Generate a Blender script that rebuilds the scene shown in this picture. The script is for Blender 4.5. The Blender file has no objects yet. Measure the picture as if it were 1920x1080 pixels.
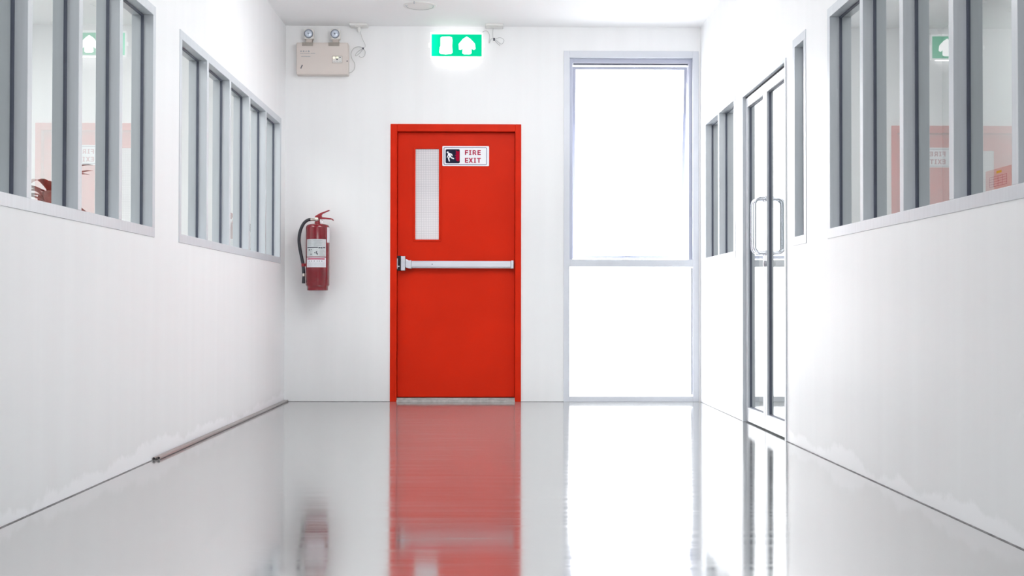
import bpy, bmesh, math, random
from mathutils import Vector, Matrix
random.seed(4)
col = bpy.context.scene.collection
sc = bpy.context.scene
PI = math.pi

# ------------------------------------------------------------------ dimensions (metres; +Y runs down the corridor, end wall at Y=0)
XL, XR, H = -1.596, 1.564, 2.856
YN = -12.6                      # wall behind the viewer
T = 0.10                        # side wall thickness
CAM = Vector((0, -9.73, 0.712))

# ------------------------------------------------------------------ materials
def new_mat(name):
    m = bpy.data.materials.new(name); m.use_nodes = True
    nt = m.node_tree
    return m, nt, nt.nodes['Principled BSDF']

def mat(name, c, rough=0.5, metal=0.0, ior=1.5, coat=0.0, noise=0.03, scale=12.0, stretch=(1, 1, 1), emit=None, es=0.0):
    """painted / metal surface with a slight procedural mottling"""
    m, nt, b = new_mat(name)
    N, L = nt.nodes, nt.links
    tc = N.new('ShaderNodeTexCoord'); mp = N.new('ShaderNodeMapping'); mp.inputs['Scale'].default_value = stretch
    nz = N.new('ShaderNodeTexNoise'); nz.inputs['Scale'].default_value = scale; nz.inputs['Detail'].default_value = 4
    rp = N.new('ShaderNodeValToRGB')
    k0, k1 = 1 - noise, 1 + noise
    rp.color_ramp.elements[0].position = 0.3; rp.color_ramp.elements[1].position = 0.7
    rp.color_ramp.elements[0].color = (c[0]*k0, c[1]*k0, c[2]*k0, 1)
    rp.color_ramp.elements[1].color = (min(1, c[0]*k1), min(1, c[1]*k1), min(1, c[2]*k1), 1)
    L.new(tc.outputs['Object'], mp.inputs['Vector']); L.new(mp.outputs['Vector'], nz.inputs['Vector'])
    L.new(nz.outputs['Fac'], rp.inputs['Fac']); L.new(rp.outputs['Color'], b.inputs['Base Color'])
    b.inputs['Roughness'].default_value = rough; b.inputs['Metallic'].default_value = metal
    b.inputs['IOR'].default_value = ior; b.inputs['Coat Weight'].default_value = coat
    b.inputs['Coat Roughness'].default_value = 0.08
    if emit:
        b.inputs['Emission Color'].default_value = (*emit, 1); b.inputs['Emission Strength'].default_value = es
    return m

def math_node(nt, op, a, b=None, clamp=False):
    n = nt.nodes.new('ShaderNodeMath'); n.operation = op; n.use_clamp = clamp
    for i, v in enumerate((a, b)):
        if v is None: continue
        if isinstance(v, (int, float)): n.inputs[i].default_value = v
        else: nt.links.new(v, n.inputs[i])
    return n.outputs[0]

def wall_mat(name, c, rough=0.42, patches=True):
    """satin wall paint: faint vertical roller streaks, whiter ragged touch-up paint along the foot"""
    m, nt, b = new_mat(name)
    N, L = nt.nodes, nt.links
    tc = N.new('ShaderNodeTexCoord')
    mp = N.new('ShaderNodeMapping'); mp.inputs['Scale'].default_value = (5, 5, 0.25)
    nz = N.new('ShaderNodeTexNoise'); nz.inputs['Scale'].default_value = 1.6; nz.inputs['Detail'].default_value = 5
    L.new(tc.outputs['Object'], mp.inputs['Vector']); L.new(mp.outputs['Vector'], nz.inputs['Vector'])
    rp = N.new('ShaderNodeValToRGB')
    rp.color_ramp.elements[0].position = 0.3; rp.color_ramp.elements[1].position = 0.72
    rp.color_ramp.elements[0].color = (c[0]*.965, c[1]*.965, c[2]*.965, 1); rp.color_ramp.elements[1].color = (*c, 1)
    L.new(nz.outputs['Fac'], rp.inputs['Fac'])
    outc = rp.outputs['Color']
    if patches:
        sp = N.new('ShaderNodeSeparateXYZ'); L.new(tc.outputs['Object'], sp.inputs[0])
        n2 = N.new('ShaderNodeTexNoise'); n2.inputs['Scale'].default_value = 2.2; n2.inputs['Detail'].default_value = 6; n2.inputs['Roughness'].default_value = 0.65
        L.new(tc.outputs['Object'], n2.inputs['Vector'])
        edge = math_node(nt, 'MULTIPLY', math_node(nt, 'SUBTRACT', n2.outputs['Fac'], 0.25), 0.27)
        d = math_node(nt, 'MULTIPLY', math_node(nt, 'SUBTRACT', edge, sp.outputs['Z']), 45, True)
        mx = N.new('ShaderNodeMix'); mx.data_type = 'RGBA'
        L.new(d, mx.inputs['Factor']); L.new(outc, mx.inputs['A']); mx.inputs['B'].default_value = (0.93, 0.93, 0.95, 1)
        outc = mx.outputs['Result']
    L.new(outc, b.inputs['Base Color'])
    rr = N.new('ShaderNodeMapRange'); rr.inputs['To Min'].default_value = rough - 0.06; rr.inputs['To Max'].default_value = rough + 0.06
    L.new(nz.outputs['Fac'], rr.inputs['Value']); L.new(rr.outputs['Result'], b.inputs['Roughness'])
    bp = N.new('ShaderNodeBump'); bp.inputs['Strength'].default_value = 0.03; bp.inputs['Distance'].default_value = 0.01
    L.new(nz.outputs['Fac'], bp.inputs['Height']); L.new(bp.outputs['Normal'], b.inputs['Normal'])
    return m

def floor_mat():
    m, nt, b = new_mat('polished_floor')
    N, L = nt.nodes, nt.links
    tc = N.new('ShaderNodeTexCoord')
    mp = N.new('ShaderNodeMapping'); mp.inputs['Scale'].default_value = (0.35, 5.0, 1)
    L.new(tc.outputs['Object'], mp.inputs['Vector'])
    nz = N.new('ShaderNodeTexNoise'); nz.inputs['Scale'].default_value = 3.2; nz.inputs['Detail'].default_value = 7; nz.inputs['Roughness'].default_value = 0.65
    L.new(mp.outputs['Vector'], nz.inputs['Vector'])
    rp = N.new('ShaderNodeValToRGB')
    rp.color_ramp.elements[0].position = 0.3; rp.color_ramp.elements[1].position = 0.75
    rp.color_ramp.elements[0].color = (0.23, 0.235, 0.23, 1); rp.color_ramp.elements[1].color = (0.36, 0.365, 0.36, 1)
    L.new(nz.outputs['Fac'], rp.inputs['Fac'])
    # fine speckle and hairline scuffs
    n2 = N.new('ShaderNodeTexNoise'); n2.inputs['Scale'].default_value = 260; n2.inputs['Detail'].default_value = 2
    L.new(tc.outputs['Object'], n2.inputs['Vector'])
    mx = N.new('ShaderNodeMix'); mx.data_type = 'RGBA'; mx.blend_type = 'MULTIPLY'; mx.inputs['Factor'].default_value = 0.18
    L.new(rp.outputs['Color'], mx.inputs['A']); L.new(n2.outputs['Fac'], mx.inputs['B'])
    mw = N.new('ShaderNodeMapping'); mw.inputs['Scale'].default_value = (1.2, 2.2, 1); mw.inputs['Rotation'].default_value = (0, 0, 0.25)
    L.new(tc.outputs['Object'], mw.inputs['Vector'])
    n3 = N.new('ShaderNodeTexNoise'); n3.inputs['Scale'].default_value = 5; n3.inputs['Detail'].default_value = 9; n3.inputs['Roughness'].default_value = 0.7
    L.new(mw.outputs['Vector'], n3.inputs['Vector'])
    scuff = math_node(nt, 'SUBTRACT', 1.0, math_node(nt, 'MULTIPLY', math_node(nt, 'ABSOLUTE', math_node(nt, 'SUBTRACT', n3.outputs['Fac'], 0.63)), 260), True)
    mx2 = N.new('ShaderNodeMix'); mx2.data_type = 'RGBA'
    L.new(math_node(nt, 'MULTIPLY', scuff, 0.35), mx2.inputs['Factor']); L.new(mx.outputs['Result'], mx2.inputs['A']); mx2.inputs['B'].default_value = (0.85, 0.85, 0.84, 1)
    L.new(mx2.outputs['Result'], b.inputs['Base Color'])
    rr = N.new('ShaderNodeMapRange'); rr.inputs['From Min'].default_value = 0.3; rr.inputs['From Max'].default_value = 0.7
    rr.inputs['To Min'].default_value = 0.05; rr.inputs['To Max'].default_value = 0.125
    L.new(nz.outputs['Fac'], rr.inputs['Value']); L.new(rr.outputs['Result'], b.inputs['Roughness'])
    b.inputs['IOR'].default_value = 9.0
    bp = N.new('ShaderNodeBump'); bp.inputs['Strength'].default_value = 0.014; bp.inputs['Distance'].default_value = 0.004
    ms = N.new('ShaderNodeMapping'); ms.inputs['Scale'].default_value = (0.5, 24, 1); L.new(tc.outputs['Object'], ms.inputs['Vector'])
    n4 = N.new('ShaderNodeTexNoise'); n4.inputs['Scale'].default_value = 2.6; n4.inputs['Detail'].default_value = 5; n4.inputs['Roughness'].default_value = 0.7
    L.new(ms.outputs['Vector'], n4.inputs['Vector'])
    L.new(math_node(nt, 'ADD', nz.outputs['Fac'], math_node(nt, 'MULTIPLY', n4.outputs['Fac'], 0.22)), bp.inputs['Height']); L.new(bp.outputs['Normal'], b.inputs['Normal'])
    return m

def glass_mat(name, tint=(0.93, 0.965, 0.95), double=True):
    """flat window pane: clear, reflecting more at grazing angles (Schlick, both faces)"""
    m = bpy.data.materials.new(name); m.use_nodes = True
    nt = m.node_tree; N, L = nt.nodes, nt.links; N.clear()
    out = N.new('ShaderNodeOutputMaterial'); mix = N.new('ShaderNodeMixShader')
    tr = N.new('ShaderNodeBsdfTransparent'); tr.inputs[0].default_value = (*tint, 1)
    gl = N.new('ShaderNodeBsdfGlossy'); gl.inputs['Roughness'].default_value = 0.0
    ge = N.new('ShaderNodeNewGeometry'); dt = N.new('ShaderNodeVectorMath'); dt.operation = 'DOT_PRODUCT'
    L.new(ge.outputs['Incoming'], dt.inputs[0]); L.new(ge.outputs['Normal'], dt.inputs[1])
    c = math_node(nt, 'ABSOLUTE', dt.outputs['Value'])
    p = math_node(nt, 'POWER', math_node(nt, 'SUBTRACT', 1.0, c), 5.0)
    F = math_node(nt, 'ADD', 0.04, math_node(nt, 'MULTIPLY', p, 0.96))
    if double:
        F = math_node(nt, 'DIVIDE', math_node(nt, 'MULTIPLY', F, 2.0), math_node(nt, 'ADD', F, 1.0))
    L.new(F, mix.inputs[0]); L.new(tr.outputs[0], mix.inputs[1]); L.new(gl.outputs[0], mix.inputs[2]); L.new(mix.outputs[0], out.inputs[0])
    return m

def wired_glass_mat():
    """frosted glass lit from outdoors, square wire grid cast in it"""
    m, nt, b = new_mat('wired_glass')
    N, L = nt.nodes, nt.links
    tc = N.new('ShaderNodeTexCoord'); sp = N.new('ShaderNodeSeparateXYZ'); L.new(tc.outputs['Object'], sp.inputs[0])
    cell = 0.0133
    def line(o):
        f = math_node(nt, 'FRACT', math_node(nt, 'DIVIDE', math_node(nt, 'ADD', o, 10.0), cell))
        return math_node(nt, 'LESS_THAN', f, 0.24)
    g = math_node(nt, 'MAXIMUM', line(sp.outputs['X']), line(sp.outputs['Z']))
    mx = N.new('ShaderNodeMix'); mx.data_type = 'RGBA'
    mx.inputs['A'].default_value = (0.76, 0.73, 0.75, 1); mx.inputs['B'].default_value = (0.54, 0.52, 0.55, 1)
    L.new(g, mx.inputs['Factor']); L.new(mx.outputs['Result'], b.inputs['Base Color'])
    b.inputs['Roughness'].default_value = 0.12
    tl = N.new('ShaderNodeBsdfTranslucent'); L.new(mx.outputs['Result'], tl.inputs['Color'])
    ms = N.new('ShaderNodeMixShader'); ms.inputs[0].default_value = 0.03
    L.new(b.outputs[0], ms.inputs[1]); L.new(tl.outputs[0], ms.inputs[2]); L.new(ms.outputs[0], N['Material Output'].inputs[0])
    return m

def exit_face_mat():
    """back-lit green acrylic: brightest over the lamp in the middle, fading to the ends"""
    m, nt, b = new_mat('exit_green')
    N, L = nt.nodes, nt.links
    tc = N.new('ShaderNodeTexCoord'); sp = N.new('ShaderNodeSeparateXYZ'); L.new(tc.outputs['Object'], sp.inputs[0])
    a = math_node(nt, 'ABSOLUTE', math_node(nt, 'MULTIPLY', math_node(nt, 'ADD', sp.outputs['X'], 0.2955), 5.4))
    rp = N.new('ShaderNodeValToRGB'); e = rp.color_ramp.elements
    e[0].position = 0.0; e[0].color = (0.0, 0.86, 0.52, 1)
    e[1].position = 1.0; e[1].color = (0.0, 0.42, 0.20, 1)
    k = e.new(0.6); k.color = (0.0, 0.68, 0.36, 1)
    L.new(a, rp.inputs['Fac']); L.new(rp.outputs['Color'], b.inputs['Emission Color']); b.inputs['Emission Strength'].default_value = 1.25
    b.inputs['Base Color'].default_value = (0, .06, .03, 1); b.inputs['Roughness'].default_value = 0.5; b.inputs['IOR'].default_value = 1.1
    return m

M = {}
M['wall'] = wall_mat('wall_paint', (0.86, 0.865, 0.875))
M['end_wall'] = wall_mat('end_wall_paint', (0.86, 0.862, 0.868), 0.55, patches=False)
M['room_wall'] = wall_mat('inner_room_paint', (0.80, 0.82, 0.82), 0.6, patches=False)
M['ceiling'] = mat('ceiling_paint', (0.88, 0.88, 0.885), 0.7, noise=0.01, scale=3)
M['floor'] = floor_mat()
M['room_floor'] = mat('inner_room_floor', (0.5, 0.5, 0.49), 0.3, noise=0.05, scale=4)
M['joint'] = mat('floor_joint', (0.22, 0.21, 0.22), 0.8, noise=0.4, scale=20)
M['aluminium'] = mat('satin_aluminium', (0.55, 0.58, 0.62), 0.36, 0.0, ior=1.9, noise=0.04, scale=8, stretch=(6, 6, .3))
M['shade_alu'] = mat('shaded_aluminium', (0.46, 0.48, 0.58), 0.4, 0.1, noise=0.02, scale=8)  # shade on the inner stop and sash put into the aluminium colour
M['white_alu'] = mat('pale_aluminium', (0.62, 0.64, 0.69), 0.4, 0.1, noise=0.02, scale=8)
M['gasket'] = mat('window_gasket', (0.085, 0.095, 0.135), 0.5, noise=0.1)
M['gap'] = mat('gap_shade', (0.03, 0.03, 0.04), 0.8, noise=0.1)  # near-black colour stands in for shade in openings
M['glass'] = glass_mat('window_glass')
M['clear'] = glass_mat('daylight_glass', (0.98, 0.985, 1.0))
M['red'] = mat('red_door_paint', (0.61, 0.022, 0.005), 0.42, ior=1.15, noise=0.06, scale=2.2)
M['red_frame'] = mat('red_frame_paint', (0.60, 0.020, 0.004), 0.40, ior=1.15, noise=0.07, scale=5)
M['wired'] = wired_glass_mat()
M['steel'] = mat('brushed_steel', (0.42, 0.43, 0.47), 0.32, 0.6, noise=0.04, scale=10, stretch=(.3, 6, 6))
M['chrome'] = mat('chrome', (0.72, 0.74, 0.80), 0.08, 1.0, noise=0.01)
M['threshold'] = mat('threshold_steel', (0.42, 0.40, 0.39), 0.5, 0.3, noise=0.2, scale=30)
M['ext_red'] = mat('extinguisher_red', (0.19, 0.003, 0.011), 0.14, coat=0.4, noise=0.04, scale=6)
M['lever_red'] = mat('lever_red', (0.30, 0.006, 0.016), 0.3, coat=0.3, noise=0.05)
M['rubber'] = mat('black_rubber', (0.022, 0.022, 0.032), 0.45, noise=0.15, scale=40)
M['brass'] = mat('ferrule_metal', (0.62, 0.57, 0.52), 0.3, 0.8, noise=0.05)
M['paper'] = mat('label_paper', (0.56, 0.58, 0.60), 0.4, noise=0.05, scale=60)
M['white_paper'] = mat('white_label', (0.74, 0.73, 0.78), 0.35, noise=0.02)
M['ink'] = mat('dark_ink', (0.05, 0.05, 0.07), 0.5, noise=0.05)
M['grey_ink'] = mat('grey_ink', (0.34, 0.36, 0.38), 0.5, noise=0.3, scale=300)
M['red_ink'] = mat('red_ink', (0.40, 0.03, 0.10), 0.5, noise=0.1, scale=200)
M['beige'] = mat('beige_plastic', (0.66, 0.595, 0.555), 0.45, noise=0.015, scale=5)
M['beige_dark'] = mat('beige_fins', (0.40, 0.36, 0.32), 0.55, noise=0.05)
M['head_white'] = mat('lamp_head_plastic', (0.78, 0.76, 0.73), 0.4, noise=0.01)
M['lens'] = mat('lamp_lens', (0.66, 0.72, 0.82), 0.08, 0.2, noise=0.10, scale=60)
M['lens_ring'] = mat('lamp_reflector', (0.30, 0.33, 0.38), 0.2, 0.8, noise=0.03)
M['cord'] = mat('grey_cord', (0.55, 0.55, 0.55), 0.5, noise=0.03)
M['white_plastic'] = mat('white_plastic', (0.74, 0.73, 0.71), 0.4, noise=0.015)
M['led_amber'] = mat('amber_indicator', (0.9, 0.75, 0.4), 0.3, emit=(1.0, 0.82, 0.5), es=1.0)
M['led_green'] = mat('green_indicator', (0.8, 0.9, 0.5), 0.3, emit=(0.9, 1.0, 0.6), es=0.7)
M['exit_green'] = exit_face_mat()
M['lit_white'] = mat('lit_white_acrylic', (0.9, 0.9, 0.9), 0.3, emit=(1, 1, 1), es=1.3)
M['housing'] = mat('glowing_housing', (0.9, 0.9, 0.9), 0.3, emit=(1, 1, 1), es=0.38)  # housing is no lamp; added glow gives it an overexposed white
M['dim_lamp'] = mat('dim_lamp_strip', (0.9, 0.9, 0.9), 0.3, emit=(1, 1, 1), es=0.8)
M['lit_lamp'] = mat('lit_lamp_strip', (0.9, 0.9, 0.9), 0.3, emit=(1, 1, 1.0), es=3.2)
M['lit_grey'] = mat('pictogram_mark', (0.3, 0.5, 0.45), 0.4, emit=(0.45, 0.75, 0.68), es=0.8)
M['sign_white'] = mat('sign_white', (0.80, 0.81, 0.85), 0.35, noise=0.02, scale=30)
M['sign_red'] = mat('sign_crimson', (0.40, 0.010, 0.052), 0.55, ior=1.15, noise=0.05)
M['sign_navy'] = mat('sign_navy', (0.020, 0.021, 0.045), 0.6, ior=1.1, noise=0.08)
M['sign_line'] = mat('sign_border_ink', (0.08, 0.07, 0.16), 0.55, ior=1.15, noise=0.05)
M['flame'] = mat('sign_flame_red', (0.36, 0.004, 0.030), 0.6, ior=1.1, noise=0.08, scale=60)
M['pipe'] = mat('grey_metal_pipe', (0.36, 0.32, 0.315), 0.28, 0.8, noise=0.08, scale=9)
M['pipe_dark'] = mat('pipe_inner_shade', (0.035, 0.035, 0.045), 0.7, noise=0.1)  # colour stands in for the shade inside the pipe
M['leaf'] = mat('dark_leaf', (0.22, 0.15, 0.14), 0.4, noise=0.3, scale=20)
M['stem'] = mat('plant_stem', (0.10, 0.07, 0.05), 0.6, noise=0.2)
M['pot'] = mat('clay_pot', (0.35, 0.20, 0.14), 0.7, noise=0.1)
M['soil'] = mat('potting_soil', (0.05, 0.035, 0.025), 0.9, noise=0.4, scale=60)
M['notice'] = mat('reddish_notice', (0.72, 0.50, 0.47), 0.5, noise=0.04)
M['yellow'] = mat('notice_yellow', (0.75, 0.48, 0.03), 0.5, noise=0.03)
M['ground'] = mat('pale_paving', (0.8, 0.8, 0.78), 0.9, noise=0.05, scale=2)

# ------------------------------------------------------------------ mesh building
class MB:
    """collects shapes; build() links them as one mesh object"""
    def __init__(s): s.bm = bmesh.new()
    def quad(s, *p):
        s.bm.faces.new([s.bm.verts.new(q) for q in p]); return s
    def box(s, x0, x1, y0, y1, z0, z1):
        x0, x1 = sorted((x0, x1)); y0, y1 = sorted((y0, y1)); z0, z1 = sorted((z0, z1))
        v = [s.bm.verts.new(p) for p in ((x0,y0,z0),(x1,y0,z0),(x1,y1,z0),(x0,y1,z0),(x0,y0,z1),(x1,y0,z1),(x1,y1,z1),(x0,y1,z1))]
        for f in ((3,2,1,0),(4,5,6,7),(0,1,5,4),(1,2,6,5),(2,3,7,6),(3,0,4,7)):
            s.bm.faces.new([v[i] for i in f])
        return s
    def prism(s, pts, y0, y1):
        """polygon of (x,z) points extruded from y0 (front, seen from -Y) to y1"""
        if y1-y0 < .002:                        # thin overlays: each lies a hair above the last
            s.n = getattr(s, 'n', -1)+1; y0 -= s.n*1.5e-5
        a = sum(pts[i][0]*pts[(i+1) % len(pts)][1] - pts[(i+1) % len(pts)][0]*pts[i][1] for i in range(len(pts)))
        if a < 0: pts = pts[::-1]
        f = [s.bm.verts.new((x, y0, z)) for x, z in pts]; b = [s.bm.verts.new((x, y1, z)) for x, z in pts]
        n = len(pts)
        s.bm.faces.new(f); s.bm.faces.new(b[::-1])
        for i in range(n):
            j = (i+1) % n
            s.bm.faces.new((f[j], f[i], b[i], b[j]))
        return s
    def tube(s, pts, r, seg=10, caps=True):
        pts = [Vector(p) for p in pts]; n = len(pts)
        rs = r if isinstance(r, (list, tuple)) else [r]*n
        t0 = (pts[1]-pts[0]).normalized()
        up = Vector((0,0,1)) if abs(t0.z) < .9 else Vector((1,0,0))
        nrm = t0.cross(up).normalized(); rings = []
        for i, p in enumerate(pts):
            t = (pts[min(i+1, n-1)] - pts[max(i-1, 0)]).normalized()
            nrm = (nrm - t*nrm.dot(t)).normalized(); bn = t.cross(nrm)
            rings.append([s.bm.verts.new(p + (nrm*math.cos(2*PI*k/seg) + bn*math.sin(2*PI*k/seg))*rs[i]) for k in range(seg)])
        for a, b in zip(rings, rings[1:]):
            for k in range(seg):
                s.bm.faces.new((a[k], a[(k+1) % seg], b[(k+1) % seg], b[k]))
        if caps:
            s.bm.faces.new(rings[0][::-1]); s.bm.faces.new(rings[-1])
        return s
    def lathe(s, prof, c, axis='z', seg=40):
        """profile of (radius, height) revolved about the axis through c"""
        rings = []
        for r, h in prof:
            ring = []
            for k in range(seg):
                a = 2*PI*k/seg; u, v = r*math.cos(a), r*math.sin(a)
                p = {'z': (u, v, h), 'y': (u, -h, v), 'x': (h, u, v)}[axis]
                ring.append(s.bm.verts.new((c[0]+p[0], c[1]+p[1], c[2]+p[2])))
            rings.append(ring)
        for a, b in zip(rings, rings[1:]):
            for k in range(seg):
                s.bm.faces.new((a[k], a[(k+1) % seg], b[(k+1) % seg], b[k]))
        flat = max(h for _, h in prof) - min(h for _, h in prof) < 1e-6
        if flat: return s
        if prof[0][0] > 1e-6: s.bm.faces.new(rings[0][::-1])
        if prof[-1][0] > 1e-6: s.bm.faces.new(rings[-1])
        return s
    def patch(s, c, r, a0, a1, z0, z1, th=0.0006, seg=16):
        """sheet wrapped round an upright cylinder; angle 0 faces -Y, positive towards +X"""
        g = []
        for k in range(seg+1):
            a = a0 + (a1-a0)*k/seg
            g.append([s.bm.verts.new((c[0] + rr*math.sin(a), c[1] - rr*math.cos(a), z)) for rr, z in ((r+th, z0), (r+th, z1), (r, z1), (r, z0))])
        for a, b in zip(g, g[1:]):
            for i in range(4):
                s.bm.faces.new((a[i], b[i], b[(i+1) % 4], a[(i+1) % 4]))
        s.bm.faces.new(g[0]); s.bm.faces.new(g[-1][::-1])
        return s
    def build(s, name, m, parent=None, bevel=0.0, smooth=False):
        bmesh.ops.recalc_face_normals(s.bm, faces=s.bm.faces)
        me = bpy.data.meshes.new(name); s.bm.to_mesh(me); s.bm.free()
        me.materials.append(m)
        o = bpy.data.objects.new(name, me); col.objects.link(o)
        if parent:
            o.parent = parent
            w = Matrix.Identity(4); q = parent
            chain = []
            while q: chain.append(q); q = q.parent
            for q in reversed(chain): w = w @ q.matrix_basis
            me.transform(w.inverted())          # shapes are written in world metres; keep them where they stand
        if bevel:
            md = o.modifiers.new('bevel', 'BEVEL'); md.width = bevel; md.segments = 2; md.limit_method = 'ANGLE'; md.angle_limit = 0.7
        if smooth:
            for p in me.polygons: p.use_smooth = True
            me.set_sharp_from_angle(angle=0.75)
        return o

def tag(o, label, cat, group=None, kind=None):
    o['label'] = label; o['category'] = cat
    if group: o['group'] = group
    if kind: o['kind'] = kind
    return o

def empty(name, loc, label, cat, group=None, kind=None):
    o = bpy.data.objects.new(name, None); col.objects.link(o); o.location = loc; o.empty_display_size = 0.1
    return tag(o, label, cat, group, kind)

def spline(pts, n=10):
    P = [Vector(p) for p in pts]; P = [P[0]*2-P[1]] + P + [P[-1]*2-P[-2]]; out = []
    for i in range(1, len(P)-2):
        for k in range(n):
            t = k/n; a, b, c, d = P[i-1:i+3]
            out.append(0.5*((2*b) + (c-a)*t + (2*a-5*b+4*c-d)*t*t + (3*b-a-3*c+d)*t**3))
    out.append(P[-2]); return out

def rrect(x0, x1, z0, z1, r, n=5):
    out = []
    for cx, cz, a in ((x1-r, z1-r, 0), (x0+r, z1-r, PI/2), (x0+r, z0+r, PI), (x1-r, z0+r, 1.5*PI)):
        for k in range(n+1):
            out.append((cx + r*math.cos(a+PI/2*k/n), cz + r*math.sin(a+PI/2*k/n)))
    return out

def stroke(mb, pts, w, y0, y1):
    """round-ended thick polyline as thin prisms, one per segment"""
    for (ax, az), (bx, bz) in zip(pts, pts[1:]):
        a = math.atan2(bz-az, bx-ax); out = []
        for k in range(9): out.append((bx + w/2*math.cos(a-PI/2+PI*k/8), bz + w/2*math.sin(a-PI/2+PI*k/8)))
        for k in range(9): out.append((ax + w/2*math.cos(a+PI/2+PI*k/8), az + w/2*math.sin(a+PI/2+PI*k/8)))
        mb.prism(out, y0, y1)

def wall_sheet(to3, u0, u1, z0, z1, holes, t):
    """wall slab with openings. to3(u, d, z): d runs 0 (room face) .. t (far face)"""
    mb = MB()
    us = sorted({u0, u1, *[h[0] for h in holes], *[h[1] for h in holes]})
    zs = sorted({z0, z1, *[h[2] for h in holes], *[h[3] for h in holes]})
    us = [u for u in us if u0 <= u <= u1]; zs = [z for z in zs if z0 <= z <= z1]
    def solid(i, j):
        if not (0 <= i < len(us)-1 and 0 <= j < len(zs)-1): return False
        u, z = (us[i]+us[i+1])/2, (zs[j]+zs[j+1])/2
        return not any(h[0] < u < h[1] and h[2] < z < h[3] for h in holes)
    for i in range(len(us)-1):
        for j in range(len(zs)-1):
            if not solid(i, j): continue
            a, b, c, d = us[i], us[i+1], zs[j], zs[j+1]
            mb.quad(to3(a,0,c), to3(b,0,c), to3(b,0,d), to3(a,0,d)); mb.quad(to3(a,t,c), to3(b,t,c), to3(b,t,d), to3(a,t,d))
            if not solid(i-1, j): mb.quad(to3(a,0,c), to3(a,t,c), to3(a,t,d), to3(a,0,d))
            if not solid(i+1, j): mb.quad(to3(b,0,c), to3(b,t,c), to3(b,t,d), to3(b,0,d))
            if not solid(i, j-1): mb.quad(to3(a,0,c), to3(b,0,c), to3(b,t,c), to3(a,t,c))
            if not solid(i, j+1): mb.quad(to3(a,0,d), to3(b,0,d), to3(b,t,d), to3(a,t,d))
    bmesh.ops.remove_doubles(mb.bm, verts=mb.bm.verts, dist=1e-5)
    return mb

def struct(o, label, cat):
    return tag(o, label, cat, kind='structure')

# ------------------------------------------------------------------ room shell
WZ0, WZ1, FB = 1.040, 2.120, 0.045            # side windows: outer frame heights, bar width
WIN = {                                        # near/far ends along Y and the bar centres between
    'L1': (-6.422, -3.722, [-5.872, -5.340, -4.806, -4.275]),
    'L2': (-3.262, -0.200, [-2.634, -2.031, -1.426, -0.828]),
    'RC': (-6.470, -3.742, [-5.911, -5.375, -4.839, -4.302]),
    'RB': (-3.322, -3.040, []),
    'RA': (-1.430, -0.218, [-0.809]),
}
DY0, DY1, DZ = -2.888, -1.676, 2.060          # glass door opening in the right wall
FD = (-0.797, 0.197, 2.110)                   # fire door frame
EW = (0.521, 1.551, 2.674)                    # end window frame

mb = wall_sheet(lambda u, d, z: (XL-d, u, z), YN, 0, 0, H, [(*WIN[k][:2], WZ0, WZ1) for k in ('L1', 'L2')], T)
struct(mb.build('wall_left', M['wall']), 'long white wall with two banded windows, metal pipes at its foot', 'wall')
mb = wall_sheet(lambda u, d, z: (XR+d, u, z), YN, 0, 0, H, [(*WIN[k][:2], WZ0, WZ1) for k in ('RA', 'RB', 'RC')] + [(DY0, DY1, 0, DZ)], T)
struct(mb.build('wall_right', M['wall']), 'long white wall holding the glass double door', 'wall')
mb = wall_sheet(lambda u, d, z: (u, d, z), -4.4, 4.0, 0, H, [(FD[0], FD[1], 0, FD[2]), (EW[0], EW[1], 0, EW[2])], 0.15)
struct(mb.build('wall_back', M['end_wall']), 'white end wall around the red fire door', 'wall')
struct(MB().box(-4.4, 4.0, YN-.1, YN, 0, H).build('wall_front', M['wall']), 'white wall closing the near end of the corridor', 'wall')
struct(MB().box(XL-T, XR+T, YN, 0.15, -0.1, 0).build('floor', M['floor']), 'pale grey polished floor reflecting the red door', 'floor')
struct(MB().box(-4.4, 4.0, YN, 0.15, H, H+.1).build('ceiling', M['ceiling']), 'plain white ceiling', 'ceiling')
# rooms behind the side windows
struct(MB().box(-4.4, XL-T, YN, 0, -.1, 0).build('floor_left_room', M['room_floor']), 'floor of the room behind the corridor windows', 'floor')
struct(MB().box(XR+T, 4.0, YN, 0, -.1, 0).build('floor_right_room', M['room_floor']), 'floor of the room behind the glass door', 'floor')
struct(MB().box(-4.5, -4.4, YN, 0, 0, H).build('wall_left_room', M['room_wall']), 'far wall of the room behind the pair of windows', 'wall')
struct(MB().box(3.42, 3.52, YN, 0, 0, H).build('wall_right_room', M['room_wall']), 'far wall of the room behind the glass door', 'wall')
# outdoors past the end window
struct(MB().box(-12, 14, 0.15, 26, -0.25, -0.15).build('ground', M['ground']), 'bright pale paving outside the end window', 'ground')

# floor joints
jt = MB().box(XL, XL+.005, YN, 0, 0, .0025)
struct(jt.build('trim_1', M['joint']), 'thin dark joint where floor meets the piped wall', 'joint')
jt = MB().box(XR-.005, XR, YN, DY0, 0, .0025).box(XR-.004, XR, DY1, -.01, 0, .0015)
struct(jt.build('trim_2', M['joint']), 'thin dark joint where floor meets the glass door wall', 'joint')
jt = MB().box(XL+.005, FD[0], -.004, 0, 0, .003).box(FD[1], EW[0], -.004, 0, 0, .003)
struct(jt.build('trim_3', M['joint']), 'thin dark joint under the end wall', 'joint')

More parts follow.
